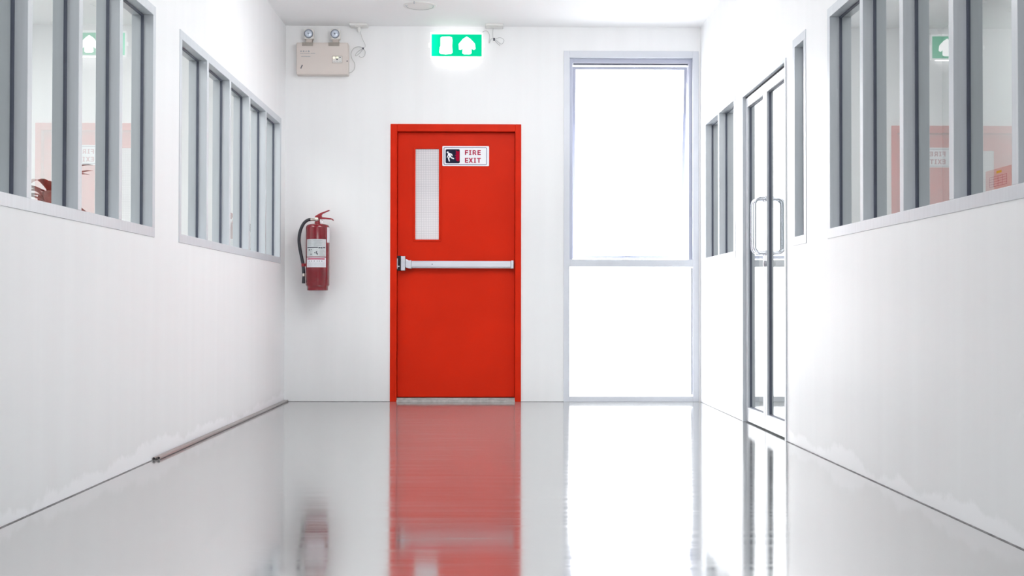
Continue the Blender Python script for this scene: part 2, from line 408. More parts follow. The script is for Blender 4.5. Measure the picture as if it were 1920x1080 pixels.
# ------------------------------------------------------------------ side windows
def side_window(name, key, s, label):
    """s=-1 left wall, +1 right wall. Frame bars run through the wall, glass in the middle with dark gasket"""
    y0, y1, mids = WIN[key]
    X = XL if s < 0 else XR
    xin, xout, xg = X - s*0.003, X + s*(T-.002), X + s*0.048
    root = empty(name, (X, (y0+y1)/2, WZ0), label, 'window', kind='structure')
    f = MB()
    f.box(xin, xout, y0, y1, WZ0, WZ0+FB).box(xin, xout, y0, y1, WZ1-FB, WZ1)
    f.box(xin, xout, y0, y0+FB, WZ0+FB, WZ1-FB).box(xin, xout, y1-FB, y1, WZ0+FB, WZ1-FB)
    f.build('window_frame', M['aluminium'], root, bevel=.0015)
    for c in mids:
        MB().box(xin, xout, c-FB/2, c+FB/2, WZ0+FB, WZ1-FB).build('mullion', M['aluminium'], root, bevel=.0015)
    edges = [y0+FB/2] + mids + [y1-FB/2]
    g, p = MB(), MB()
    gz0, gz1, w = WZ0+FB, WZ1-FB, .007
    for a, b in zip(edges, edges[1:]):
        a, b = a+FB/2, b-FB/2
        for (ya, yb, za, zb) in ((a, a+w, gz0, gz1), (b-w, b, gz0, gz1), (a+w, b-w, gz0, gz0+w), (a+w, b-w, gz1-w, gz1)):
            g.box(xg-.006, xg+.006, ya, yb, za, zb)
        p.quad((xg, a+w/2, gz0+w/2), (xg, b-w/2, gz0+w/2), (xg, b-w/2, gz1-w/2), (xg, a+w/2, gz1-w/2))
    g.build('gasket', M['gasket'], root)
    p.build('pane', M['glass'], root)
    return root
side_window('window_1', 'L1', -1, 'nearer aluminium window of the piped wall, mirroring the red door')
side_window('window_2', 'L2', -1, 'aluminium window beside the fire extinguisher, five narrow panes')
side_window('window_3', 'RC', 1, 'large aluminium window mirroring FIRE EXIT backwards')
side_window('window_4', 'RB', 1, 'single slot window on the near side of the glass door')
side_window('window_5', 'RA', 1, 'two-pane window between glass door and bright end window')

# ------------------------------------------------------------------ end window (fixed lower light, upper awning sash tilted open)
root = empty('window_6', ((EW[0]+EW[1])/2, 0, 0), 'tall blown-out daylight window beside the red fire door', 'window', kind='structure')
x0, x1, zt = EW
f = MB()
f.box(x0, x0+.045, -.006, .14, 0, zt).box(x1-.045, x1, -.006, .14, 0, zt)
f.box(x0+.045, x1-.045, -.006, .14, zt-.052, zt).box(x0+.045, x1-.045, -.006, .14, 0, .040)
f.box(x0+.045, x1-.045, -.004, .14, 1.028, 1.082)
f.build('window_frame', M['white_alu'], root, bevel=.002)
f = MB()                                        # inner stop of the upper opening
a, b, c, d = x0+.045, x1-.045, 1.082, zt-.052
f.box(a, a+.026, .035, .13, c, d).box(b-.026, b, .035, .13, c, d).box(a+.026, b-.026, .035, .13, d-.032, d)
f.build('inner_stop', M['shade_alu'], root, bevel=.0015)
MB().box(a+.03, b-.03, .05, .06, d-.046, d-.034).build('gasket', M['gasket'], root)  # dark strip stands in for the shaded slit above the sash
f = MB()                                        # slim bead of the lower light
f.box(b-.012, b-.003, .02, .05, .055, 1.018)
f.build('glazing_bead', M['aluminium'], root)
MB().quad((a, .06, .040), (b, .06, .040), (b, .06, 1.028), (a, .06, 1.028)).build('pane', M['clear'], root)
sash = bpy.data.objects.new('sash', None); col.objects.link(sash); sash.parent = root
sash.location = (0, .10, d-.05)
sa, sb, sh = a+.030, b-.030, d-.05-(c+.006)
cx = root.location.x
def sbox(m_, ax, bx, y0, y1, z0, z1):
    m_.box(ax, bx, y0, y1, z0, z1)
def local_build(mbx, name, m, parent):
    bmesh.ops.recalc_face_normals(mbx.bm, faces=mbx.bm.faces)
    me = bpy.data.meshes.new(name); mbx.bm.to_mesh(me); mbx.bm.free(); me.materials.append(m)
    o = bpy.data.objects.new(name, me); col.objects.link(o); o.parent = parent; return o
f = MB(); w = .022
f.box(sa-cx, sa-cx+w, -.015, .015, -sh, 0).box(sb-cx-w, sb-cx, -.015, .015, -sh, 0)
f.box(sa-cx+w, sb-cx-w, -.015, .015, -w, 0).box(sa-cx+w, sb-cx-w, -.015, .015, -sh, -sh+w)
local_build(f, 'sash_frame', M['shade_alu'], sash)
f = MB().quad((sa-cx+w, 0, -sh+w), (sb-cx-w, 0, -sh+w), (sb-cx-w, 0, -w), (sa-cx+w, 0, -w))
local_build(f, 'pane', M['clear'], sash)
f = MB().box(-.03, .03, -.03, -.015, -sh+.004, -sh+.016).box(-.012, .03, -.04, -.03, -sh+.006, -sh+.012)
local_build(f, 'latch', M['steel'], sash)
sash.rotation_euler = (math.radians(8.5), 0, 0)
f = MB().tube([(b-.035, .10, c+.02), (b-.075, .22, c+.03)], .004, 8)
f.build('stay_arm', M['steel'], root)

# ------------------------------------------------------------------ red fire door
root = empty('door_1', ((FD[0]+FD[1])/2, 0, 0), 'closed red fire door with push bar and narrow wired-glass slot', 'door', kind='structure')
fx0, fx1, fz = FD; fw = .050
f = MB()
f.box(fx0, fx0+fw, -.010, .13, 0, fz).box(fx1-fw+.004, fx1, -.010, .13, 0, fz).box(fx0+fw, fx1-fw+.004, -.010, .13, fz-.056, fz)
f.build('door_frame', M['red_frame'], root, bevel=.003)
f = MB()                                         # stop the leaf closes against
f.box(fx0+fw-.01, fx0+fw+.018, .089, .13, .026, fz-.05).box(fx1-fw-.016, fx1-fw+.012, .089, .13, .026, fz-.05).box(fx0+fw, fx1-fw, .089, .13, fz-.078, fz-.05)
f.box(fx0+fw, fx1-fw, .089, .13, .02, .05)
f.build('door_stop', M['red_frame'], root)
lx0, lx1, lz0, lz1 = fx0+fw+.003, fx1-fw+.001, .034, fz-.059
vx0, vx1, vz0, vz1 = -.610, -.431, 1.234, 1.926
LY = .042                                        # face of the leaf
leaf = wall_sheet(lambda u, dd, z: (u, LY+dd, z), lx0, lx1, lz0, lz1, [(vx0, vx1, vz0, vz1)], .045).build('door_leaf', M['red'], root)
f = MB(); w = .016
f.box(vx0-w, vx1+w, LY-.005, LY, vz0-w, vz0).box(vx0-w, vx1+w, LY-.005, LY, vz1, vz1+w)
f.box(vx0-w, vx0, LY-.005, LY, vz0, vz1).box(vx1, vx1+w, LY-.005, LY, vz0, vz1)
f.build('glazing_bead', M['red'], leaf, bevel=.002)
MB().box(vx0, vx1, LY+.006, LY+.012, vz0, vz1).build('vision_pane', M['wired'], leaf)
MB().box(fx0+fw, fx1-fw+.004, .0, .13, 0, .012).box(fx0+fw, fx1-fw+.004, .035, .13, .012, .026).build('threshold', M['threshold'], root)
# push bar
bar = MB()
z0b, z1b = 1.014, 1.069
bar.box(-.655, .125, LY-.052, LY-.018, z0b+.008, z1b-.010)
pb = bar.build('push_bar', M['steel'], root, bevel=.002)
MB().box(-.655, .125, LY-.018, LY, z0b, z1b).build('bar_rail', M['steel'], pb, bevel=.002)
f = MB().prism([(-.682, .994), (-.682, 1.104), (-.715, 1.104), (-.715, .994)], LY-.062, LY)
f.prism([(-.682, 1.018), (-.682, 1.084), (-.655, 1.072), (-.636, 1.074), (-.636, 1.008), (-.655, 1.010)], LY-.056, LY)
f.build('latch_case', M['steel'], pb, bevel=.003)
MB().box(.118, .141, LY-.058, LY, z0b-.003, z1b+.004).build('end_cap', M['steel'], pb, bevel=.004)
MB().box(-.746, -.716, LY-.012, LY, .995, 1.108).build('latch_shade', M['gap'], pb)  # dark block stands in for the shaded recess at the latch
MB().box(-.7475, -.741, LY-.03, LY, 1.008, 1.088).box(-.741, -.729, LY-.026, LY-.013, 1.022, 1.032).build('strike_plate', M['steel'], pb)
MB().lathe([(.0, .002), (.004, .002), (.004, 0)], (-.478, LY-.052, 1.043), 'y', 16).build('key_hole', M['gap'], pb)

# FIRE EXIT sign stuck to the leaf
SX0, SZ1, SK = -.405, 1.948, .357/1490
def S(x, y): return (SX0 + (x-140)*SK, SZ1 - (y-215)*SK)
SY = LY-.004
root = empty('fire_exit_sign', (-.2265, LY, 1.87), 'white FIRE EXIT sign on the red door with walking figure and flame', 'sign')
def Rr(x0, x1, y0, y1, r): 
    a, b = S(x0, y1), S(x1, y0); return rrect(a[0], b[0], a[1], b[1], r*SK)
MB().prism(Rr(140, 1630, 215, 850, 30), SY, LY).build('plate', M['sign_white'], root)
f = MB()
o_, i_ = Rr(185, 1562, 253, 815, 45), Rr(203, 1544, 271, 797, 30)
n = len(o_)
for k in range(n):
    j = (k+1) % n; f.prism([o_[k], o_[j], i_[j], i_[k]], SY-.0006, SY)
f.build('border_line', M['sign_line'], root)
pic = MB().prism(Rr(245, 697, 315, 765, 42), SY-.0006, SY).build('pictogram_panel', M['sign_navy'], root)
f = MB()
f.prism([S(*p) for p in ((688,345),(650,395),(612,372),(560,350),(585,408),(560,440),(598,470),(540,510),(588,548),(548,590),(585,620),(570,660),(610,690),(645,705),(688,690))], SY-.0010, SY-.0006)
f.build('flame', M['flame'], pic)
f = MB(); hc = S(312, 415)
f.prism([(hc[0]+30*SK*math.cos(2*PI*k/16), hc[1]+30*SK*math.sin(2*PI*k/16)) for k in range(16)], SY-.0011, SY-.0006)
for pts, w in (([(352,465),(368,500),(388,540)], 66), ([(338,455),(322,520),(298,572)], 28), ([(372,452),(435,478),(452,522)], 32),
               ([(378,545),(338,598),(362,690)], 40), ([(392,545),(430,588),(500,615)], 36)):
    stroke(f, [S(*p) for p in pts], w*SK, SY-.0011, SY-.0006)
f.build('walking_figure', M['sign_white'], pic)
def glyphs(mbx, rows, to, y0, y1):
    """slab-I block capitals; each row: text, (left edge, width) of each letter, top, bottom, stem"""
    for text, xs, t, b, st in rows:
        m_ = (t+b)/2
        for ch, (x, wd) in zip(text, xs):
            R_ = []
            if ch in 'FE': R_ += [(x, x+st, t, b), (x+st, x+wd, t, t+st*.8), (x+st, x+wd*.92, m_-st*.4, m_+st*.4)]
            if ch == 'E': R_ += [(x+st, x+wd, b-st*.8, b)]
            if ch == 'I': R_ += [(x+wd*.5-st/2, x+wd*.5+st/2, t, b), (x+wd*.08, x+wd*.92, t, t+st*.6), (x+wd*.08, x+wd*.92, b-st*.6, b)]
            if ch == 'T': R_ += [(x+wd/2-st/2, x+wd/2+st/2, t, b), (x, x+wd, t, t+st*.8)]
            if ch == 'R': R_ += [(x, x+st, t, b), (x+st, x+wd*.75, t, t+st*.75), (x+st, x+wd*.75, m_-st*.1, m_+st*.65)]
            for (xa, xb, ta, tb) in R_:
                mbx.prism([to(xa, ta), to(xb, ta), to(xb, tb), to(xa, tb)], y0, y1)
            if ch == 'R':
                mbx.prism([to(x+wd*.7, t), to(x+wd*.9, t+st*.5), to(x+wd*.95, (t+m_)/2), to(x+wd*.9, m_), to(x+wd*.7, m_+st*.65), to(x+wd*.62, m_), to(x+wd*.68, (t+m_)/2), to(x+wd*.62, t+st*.7)], y0, y1)
                mbx.prism([to(x+wd*.42, m_+st*.3), to(x+wd*.78, m_+st*.3), to(x+wd*1.08, b), to(x+wd*.72, b)], y0, y1)
            if ch == 'X':
                mbx.prism([to(x, t), to(x+st*1.15, t), to(x+wd, b), to(x+wd-st*1.15, b)], y0, y1)
                mbx.prism([to(x+wd-st*1.15, t), to(x+wd, t), to(x+st*1.15, b), to(x, b)], y0-.0001, y1)
f = MB()
glyphs(f, [('FIRE', ((860, 106), (982, 92), (1106, 112), (1260, 106)), 345, 495, 36)], S, SY-.0008, SY)
f.build('lettering', M['sign_red'], root)
f = MB()
glyphs(f, [('EXIT', ((860, 108), (980, 136), (1132, 92), (1244, 126)), 592, 745, 36)], S, SY-.0008, SY)
f.build('lettering', M['sign_red'], root)

# ------------------------------------------------------------------ illuminated exit sign on the end wall
EX0, EX1, EZ0, EZ1 = -.4965, -.0945, 2.608, 2.803
EK = (EX1-EX0)/(1180-485)
def E(x, y): return (EX0 + (x-485)*EK, EZ1 - (y-455)*EK)
root = empty('exit_sign', ((EX0+EX1)/2, 0, EZ0), 'lit green exit sign with white doorway symbol and up arrow', 'sign')
hs = MB().box(EX0, EX1, -.045, -.012, EZ0, EZ1).build('housing', M['housing'], root, bevel=.004)
MB().box(EX0+.02, EX1-.02, -.012, 0, EZ0+.03, EZ1-.03).build('wall_mount', M['white_plastic'], root)
a, b = E(505, 772), E(1162, 483)
MB().box(a[0], b[0], -.0475, -.045, a[1], b[1]).build('green_panel', M['exit_green'], root)
f = MB().prism([E(*p) for p in ((622,530),(640,516),(740,512),(772,524),(778,560),(774,640),(780,722),(762,742),(690,748),(625,742),(606,722),(612,655),(622,640))], -.0485, -.0475)  # glare put into the shape: symbol swollen to a white blob
dw = f.build('doorway_symbol', M['lit_white'], root)
f = MB(); stroke(f, [E(700, 592), E(690, 608), E(692, 628)], 9*EK, -.0490, -.0485)
f.build('running_figure', M['lit_grey'], dw)
f = MB()
f.prism([E(*p) for p in ((965,512),(1010,540),(1072,605),(1080,672),(1058,690),(1028,668),(1028,732),(1008,746),(930,746),(908,732),(912,668),(886,690),(864,684),(859,612),(915,545))], -.0485, -.0475)  # arrow outline rounded and thickened as glare would blur it
f.build('arrow', M['lit_white'], root)
for xa, xb in ((EX0-.012, EX0), (EX1, EX1+.012)):
    MB().box(xa, xb, -.038, -.02, 2.69, 2.722).build('side_clip', M['housing'], root, bevel=.003)
MB().box(EX0+.04, EX1-.04, -.036, -.018, EZ0-.004, EZ0+.001).build('lamp_strip', M['lit_lamp'], root)
MB().box(EX0+.06, EX1-.06, -.036, -.022, EZ1-.001, EZ1+.003).build('lamp_strip', M['dim_lamp'], root)
def W(px, py, y=-.02):
    """point in front of the end wall, from its place on a 246.6 px/m elevation of that wall"""
    return (-.0945 + (px-906)/246.3, y, 2.803 - (py-63)/246.3)
f = MB().tube(spline([W(900, 64, -.02), W(912, 59, -.03), (W(918, 68, -.03)), W(917, 82, -.03), W(921, 75, -.035), W(926, 74, -.035)]), .0022, 6)
crd = f.build('power_cord', M['cord'], root, smooth=True)
f = MB().tube(spline([W(925, 53, -.045), W(924, 64, -.04), W(926, 74, -.035), W(938, 72, -.03), W(945, 77, -.03), W(940, 84, -.03), W(930, 77, -.035), W(926, 75, -.035), W(932, 82, -.03), W(938, 87, -.03)]), .0022, 6)
f.build('cord_loop', M['cord'], crd, smooth=True)
MB().box(W(925,0)[0], W(928,0)[0], -.042, -.026, W(0,78)[2], W(0,73)[2]).build('cable_tie', M['ink'], crd)
MB().lathe([(.011, 0), (.011, .012), (.006, .026)][::-1], (W(925,0)[0], -.045, W(0,55)[2]), 'z', 16).build('plug', M['white_plastic'], crd)

# ------------------------------------------------------------------ twin-head emergency light
X0, X1, Z0, Z1, YF = -1.502, -1.112, 2.470, 2.712, -.085
root = empty('emergency_light', ((X0+X1)/2, 0, Z0), 'beige twin-head emergency light box high above the fire extinguisher', 'emergency light')
cs = MB().box(X0, X1, YF, 0, Z0, Z1).build('case', M['beige'], root, bevel=.007)
px = 1/246.3
def U(x, y): return (X0 + (x-559)*px, Z1 - (y-84.5)*px)
for hx in (581.5, 630.5):
    cxh, czh = U(hx, 68)
    hd = MB().box(cxh-.037, cxh+.037, YF+.005, YF+.065, czh-.040, czh+.042).build('lamp_head', M['head_white'], root, bevel=.010)
    MB().lathe([(.034, -.002), (.034, .006), (.028, .006), (.028, .003)], (cxh, YF+.005, czh), 'y', 32).build('lens_ring', M['lens_ring'], hd, smooth=True)
    MB().lathe([(.028, .002), (.024, .006), (.012, .009), (.0001, .010)], (cxh, YF+.005, czh), 'y', 32).build('lens', M['lens'], hd, smooth=True)
    MB().lathe([(.007, .0085), (.007, .0125), (.0001, .013)], (cxh-.002, YF+.005, czh), 'y', 16).build('bulb', M['lens_ring'], hd)
    f = MB().box(cxh-.018, cxh+.022, YF+.015, YF+.055, Z1-.002, czh-.040)
    for k in range(5): f.box(cxh-.022, cxh+.026, YF+.011, YF+.059, Z1+.002+k*.0065, Z1+.005+k*.0065)
    f.build('swivel_neck', M['beige'], hd)
    f = MB()
    a = U(hx-12, 0)[0]
    for k in range(9): f.box(a+k*.0095, a+.0055+k*.0095, YF-.006, YF+.05, Z1-.026, Z1+.001)
    f.box(a, a+.082, YF-.002, YF+.05, Z1-.026, Z1+.0005)
    f.build('cooling_fins', M['beige_dark'], root)
f = MB(); y = YF-.0008
for x, r in ((567.8, 1.5), (572.4, 1.6), (577, 1.2), (582, 1.7)):
    c_ = U(x, 101); f.prism([(c_[0]+r*px*math.cos(PI*k/4), c_[1]+r*px*math.sin(PI*k/4)) for k in range(8)], y, YF)
for x0_, x1_, yy in ((566, 572, 105), (573, 584, 105), (585.5, 594, 104.8), (568, 585, 110.5)):
    a, b = U(x0_, yy+.45), U(x1_, yy-.45); f.box(a[0], b[0], y, YF, a[1], b[1])
f.build('printed_text', M['grey_ink'], cs)
f = MB()
for k in range(3):
    xx, yy = 569.6-k*1.0, 127.4+k*2.3
    f.prism([U(xx-1.2, yy+1), U(xx+1.0, yy+1), U(xx+1.6, yy-1), U(xx-.6, yy-1)], y, YF)
f.build('printed_mark', M['ink'], cs)
a, b = U(625.3, 122.8), U(644.5, 109.3)
pn = MB().box(a[0], b[0], YF-.003, YF, a[1], b[1]).build('indicator_panel', M['beige_dark'], root)
MB().box(a[0]+.004, b[0]-.004, YF-.004, YF-.003, a[1]+.004, b[1]-.004).build('panel_face', M['white_plastic'], pn)
def dot(x, yy, r, m_, name):
    c_ = U(x, yy); MB().lathe([(r, 0), (r, .004), (.0001, .005)], (c_[0], YF-.004, c_[1]), 'y', 14).build(name, m_, pn)
dot(629, 113, .007, M['led_amber'], 'indicator_lamp'); dot(635, 112.4, .006, M['led_green'], 'indicator_lamp')
dot(640.2, 112.4, .005, M['ink'], 'indicator_lamp'); dot(634.7, 116, .006, M['ink'], 'test_button')
f = MB()
for xx in (627.5, 632.8, 638.2):
    a, b = U(xx, 119.9), U(xx+4, 119.1); f.box(a[0], b[0], YF-.0045, YF-.004, a[1], b[1])
f.build('panel_text', M['grey_ink'], pn)
a = U(653.3, 119); MB().lathe([(.005, 0), (.005, .002)], (a[0], YF-.001, a[1]), 'y', 12).build('screw', M['ink'], cs)
def V(x, yy, y=-.05):
    c_ = U(x, yy); return (c_[0], y, c_[1])
f = MB().tube(spline([V(653, 138.5, -.04), V(659, 138, -.04), V(665.5, 131, -.04), V(666, 121, -.04), V(661, 112, -.04), V(659.5, 102, -.04), V(664, 93, -.04), V(672, 90, -.045), V(680, 92, -.05),
                      V(685.5, 98, -.04), V(684, 106, -.03), V(678, 109.5, -.03), V(674, 106.5, -.03)]), .0030, 7)
crd = f.build('power_cord', M['cord'], root, smooth=True)
f = MB().tube(spline([V(674, 52, -.06), V(676, 60, -.055), V(680, 74, -.05), V(686, 88, -.05), V(682, 93, -.05), V(672, 99, -.04), V(667.5, 105, -.04), V(669, 106.5, -.035), V(676, 101, -.04), V(682, 94, -.05)]), .0026, 7)
f.build('cord_loop', M['cord'], crd, smooth=True)
a = V(682, 93); MB().box(a[0]-.006, a[0]+.005, -.06, -.04, a[2]-.008, a[2]+.004).build('cable_tie', M['ink'], crd)
a = V(674, 0); MB().lathe([(.006, -.036), (.013, -.018), (.013, 0)], (a[0], -.06, H-.022), 'z', 16).build('plug', M['white_plastic'], crd)

# ceiling sockets the two cords plug into
def socket(cx_, label):
    r = empty('ceiling_socket', (cx_, -.062, H), label, 'socket')
    MB().box(cx_-.067, cx_+.067, -.118, -.006, H-.018, H).build('cover_plate', M['white_plastic'], r, bevel=.004)
    MB().box(cx_-.028, cx_+.028, -.092, -.030, H-.022, H-.018).build('outlet_insert', M['white_plastic'], r, bevel=.001)
socket(-1.034, 'small white ceiling socket near the twin-head emergency light')
socket(W(927, 0)[0], 'small white ceiling socket beside the lit green exit sign')

# ------------------------------------------------------------------ fire extinguisher
EC = Vector((-1.331, -.118, 0)); ER = .0885
def Q(x, yy, y=EC.y):
    """extinguisher elevation, 6x enlargement: x from its axis at 354.5, heights from the foot at 985"""
    k = .0006735
    return (EC.x + (x-354.5)*k, y, .838 + (985-yy)*k)
root = empty('fire_extinguisher', (EC.x, EC.y, .838), 'red fire extinguisher hanging on the white wall beside the door', 'fire extinguisher')
zb, z_sh = Q(0, 985)[2], Q(0, 268)[2]
prof = [(ER*.70, zb), (ER*.88, zb+.004), (ER*.90, zb+.030), (ER*.94, zb+.036), (ER, zb+.044), (ER, z_sh-.012), (ER*.985, z_sh-.002), (ER*.92, z_sh+.008), (ER*.75, z_sh+.015), (ER*.4, z_sh+.020), (.024, z_sh+.022)]
MB().lathe(prof, (EC.x, EC.y, 0), 'z', 56).build('cylinder', M['ext_red'], root, smooth=True)
zn = z_sh+.020
f = MB().lathe([(.022, zn), (.022, zn+.012), (.018, zn+.014), (.018, zn+.044), (.012, zn+.048)], (EC.x-.002, EC.y, 0), 'z', 24)
vl = f.build('valve', M['lever_red'], root, smooth=True)
a = Q(347, 190); MB().lathe([(.015, 0), (.015, .022), (.011, .026), (.0001, .027)], (a[0], EC.y-.012, a[2]), 'y', 20).build('gauge', M['brass'], vl, smooth=True)
f = MB().prism([Q(*p)[::2] for p in ((322,166),(330,150),(385,118),(480,84),(490,90),(410,128),(398,142),(402,166),(372,176))], EC.y-.012, EC.y+.012)
f.build('squeeze_lever', M['lever_red'], root, bevel=.002)
f = MB().prism([Q(*p)[::2] for p in ((360,162),(400,164),(500,176),(525,184),(533,202),(524,204),(512,192),(440,186),(375,186))], EC.y-.012, EC.y+.012)
f.build('carry_handle', M['lever_red'], root, bevel=.002)
f = MB().tube(spline([Q(395, 190, EC.y-.014), Q(408, 205, EC.y-.018), Q(405, 228, EC.y-.018), Q(390, 232, EC.y-.018), Q(384, 215, EC.y-.016)], 6), .0015, 6)
f.build('safety_pin', M['chrome'], root)
hose = [Q(282, 190, EC.y-.005), Q(240, 200, EC.y-.005), Q(195, 240), Q(160, 320), Q(147, 420), Q(158, 520), Q(176, 610), Q(192, 690), Q(198, 760), Q(200, 800)]
hs = MB().tube(spline(hose), .0118, 14).build('hose', M['rubber'], root, smooth=True)
MB().tube([Q(328, 190, EC.y-.004), Q(300, 190, EC.y-.005), Q(276, 191, EC.y-.005)], [.011, .0095, .0125], 14).build('hose_coupling', M['brass'], hs, smooth=True)
MB().tube([Q(199, 792), Q(199.5, 824)], .0128, 14).build('nozzle_ferrule', M['brass'], hs, smooth=True)
MB().tube([Q(199.5, 822), Q(199, 860), Q(198, 902)], [.0095, .011, .0125], 14).build('nozzle', M['rubber'], hs, smooth=True)
f = MB().tube([Q(198, 682), Q(199, 714)], .0165, 16)
a, b = Q(205, 712), Q(240, 690); f.box(a[0], b[0], EC.y-.010, EC.y+.010, a[2], b[2])
f.build('hose_clip', M['lever_red'], root, smooth=True)
def band(x): return math.asin(max(-1, min(1, (x-354.5)*.0006735/ER)))
def lab(name, xa, xb, ya, yb, m_, parent, th=.0006, out=0.0, mb_=None):
    f = mb_ or MB(); f.patch((EC.x, EC.y), ER+out, band(xa), band(xb), Q(0, yb)[2], Q(0, ya)[2], th)
    if mb_ is None: return f.build(name, m_, parent)
l1 = lab('instruction_label', 247, 457, 415, 608, M['paper'], root)
f = MB()
for yy in range(424, 492, 9): lab('', 258, 300 if yy % 2 else 320, yy, yy+3.5, None, None, .0004, .0006, f); lab('', 326, 430 - (yy*7) % 25, yy, yy+3.5, None, None, .0004, .0006, f)
for yy in range(535, 600, 10): lab('', 262, 320 - (yy*3) % 20, yy, yy+3, None, None, .0004, .0006, f); lab('', 392, 448 - (yy*5) % 18, yy, yy+3, None, None, .0004, .0006, f)
f.build('printed_lines', M['grey_ink'], l1)
f = MB()
for xa, xb, ya, yb in ((254, 375, 501, 513), (380, 402, 503, 517), (406, 422, 503, 518), (428, 450, 502, 515), (270, 284, 527, 541), (296, 304, 526, 538), (336, 348, 560, 572), (354, 366, 548, 578), (362, 374, 570, 588), (288, 312, 580, 586)):
    lab('', xa, xb, ya, yb, None, None, .0004, .0007, f)
f.build('printed_symbols', M['ink'], l1)
l2 = lab('inspection_label', 247, 457, 618, 726, M['white_paper'], root)
f = MB(); lab('', 254, 445, 626, 641, None, None, .0004, .0006, f); f.build('title_strip', M['red_ink'], l2)
f = MB()
for xx in (272, 300, 330, 362, 384, 410): lab('', xx, xx+11, 652, 664, None, None, .0004, .0006, f)
for yy in (676, 688, 700, 712): lab('', 262, 440, yy, yy+2.5, None, None, .0004, .0006, f)
f.build('printed_lines', M['grey_ink'], l2)
f = MB().patch((EC.x, EC.y), ER, 1.02, 1.62, Q(0, 450)[2], Q(0, 280)[2]); f.build('side_sticker', M['white_paper'], root)
f = MB().box(EC.x-.02, EC.x+.02, -.03, 0, 1.19, 1.30).box(EC.x-.02, EC.x+.02, EC.y+.03, -.026, z_sh+.022, z_sh+.028).box(EC.x-.02, EC.x+.02, -.03, 0, 1.29, z_sh+.028)
f.build('wall_bracket', M['lever_red'], root)

# ------------------------------------------------------------------ round ceiling light
root = empty('ceiling_downlight', (-.537, -.675, H), 'round recessed downlight in the white ceiling', 'ceiling light')
MB().lathe([(.118, H), (.118, H-.004), (.110, H-.009), (.096, H-.009), (.093, H-.002)], (-.537, -.675, 0), 'z', 48).build('trim_ring', M['white_plastic'], root, smooth=True)
MB().lathe([(.0001, H-.0075), (.0935, H-.0075)], (-.537, -.675, 0), 'z', 48).build('diffuser', M['white_plastic'], root)
MB().lathe([(.0935, H-.002), (.0935, H-.0085), (.096, H-.0085), (.096, H-.002)], (-.537, -.675, 0), 'z', 48).build('inner_rim', M['lens_ring'], root)
for ang in (0.35, PI-0.35):
    MB().lathe([(.006, H-.008), (.006, H-.013), (.0001, H-.014)], (-.537+.104*math.cos(ang), -.675-.104*math.sin(ang), 0), 'z', 12).build('clip', M['chrome'], root)
MB().tube([(-.570, -.80, H), (-.570, -.80, H-.018)], .004, 8).build('hanging_screw', M['steel'], root)

# ------------------------------------------------------------------ two pipes lying along the foot of the wall
def pipe(x, y0, label):
    n, R_, r_ = 20, .0076, .0056
    o = empty('metal_pipe', (x, y0, 0), label, 'pipe', 'metal pipes along the foot of the wall')
    f = MB()
    prof = [(R_, y0), (R_, -.008), (r_, -.008), (r_, y0), (R_, y0)]
    rings = [[f.bm.verts.new((x + r*math.cos(2*PI*k/n), yy, R_ + r*math.sin(2*PI*k/n))) for k in range(n)] for r, yy in prof[:-1]]
    rings.append(rings[0])
    for a, b in zip(rings, rings[1:]):
        for k in range(n): f.bm.faces.new((a[k], a[(k+1) % n], b[(k+1) % n], b[k]))
    f.build('tube', M['pipe'], o, smooth=True)
    MB().lathe([(.0001, 0), (r_, 0)], (x, y0+.012, R_), 'y', 20).build('bore_shade', M['pipe_dark'], o)  # dark disc stands in for the shade inside the hollow tube
pipe(XL+.0085, -3.735, 'thin grey metal pipe on the floor, tight against the white wall')
pipe(XL+.0250, -3.715, 'thin grey metal pipe on the floor, outer one of the pair')

# ------------------------------------------------------------------ glass double door in the right wall
root = empty('door_2', (XR, (DY0+DY1)/2, 0), 'aluminium framed glass double door with steel pull handle', 'door', kind='structure')
x_in, x_out = XR-.006, XR+T-.002
f = MB()
f.box(x_in, x_out, DY0, DY0+.032, 0, DZ).box(x_in, x_out, DY1-.020, DY1, 0, DZ).box(x_in, x_out, DY0+.032, DY1-.020, DZ-.018, DZ)
f.build('door_frame', M['aluminium'], root, bevel=.0015)
MB().box(XR+.016, XR+.050, DY0+.032, DY1-.020, DZ-.028, DZ-.018).build('head_gap_shade', M['gap'], root)  # dark strip stands in for shade between leaves and header
LX0, LX1 = XR+.014, XR+.052
ym = -2.268
def leaf_(y0, y1):
    lf = bpy.data.objects.new('door_leaf', None); col.objects.link(lf); lf.parent = root; lf.location = (0, 0, 0)
    z0, z1, st, tr, br = .008, DZ-.030, .052, .058, .085
    f = MB()
    f.box(LX0, LX1, y0, y0+st, z0, z1).box(LX0, LX1, y1-st, y1, z0, z1).box(LX0, LX1, y0+st, y1-st, z1-tr, z1).box(LX0, LX1, y0+st, y1-st, z0, z0+br)
    f.build('leaf_frame', M['aluminium'], lf, bevel=.0015)
    a, b, c, d, w, xg = y0+st, y1-st, z0+br, z1-tr, .006, (LX0+LX1)/2
    g = MB()
    for q in ((a, a+w, c, d), (b-w, b, c, d), (a+w, b-w, c, c+w), (a+w, b-w, d-w, d)): g.box(xg-.007, xg+.007, *q)
    g.build('gasket', M['gasket'], lf)
    MB().quad((xg, a+w/2, c+w/2), (xg, b-w/2, c+w/2), (xg, b-w/2, d-w/2), (xg, a+w/2, d-w/2)).build('pane', M['glass'], lf)
    return lf
l_far = leaf_(ym+.003, DY1-.024)
l_near = leaf_(DY0+.036, ym-.003)
yh = ym-.030
hz0, hz1, ho = 1.035, 1.352, .067
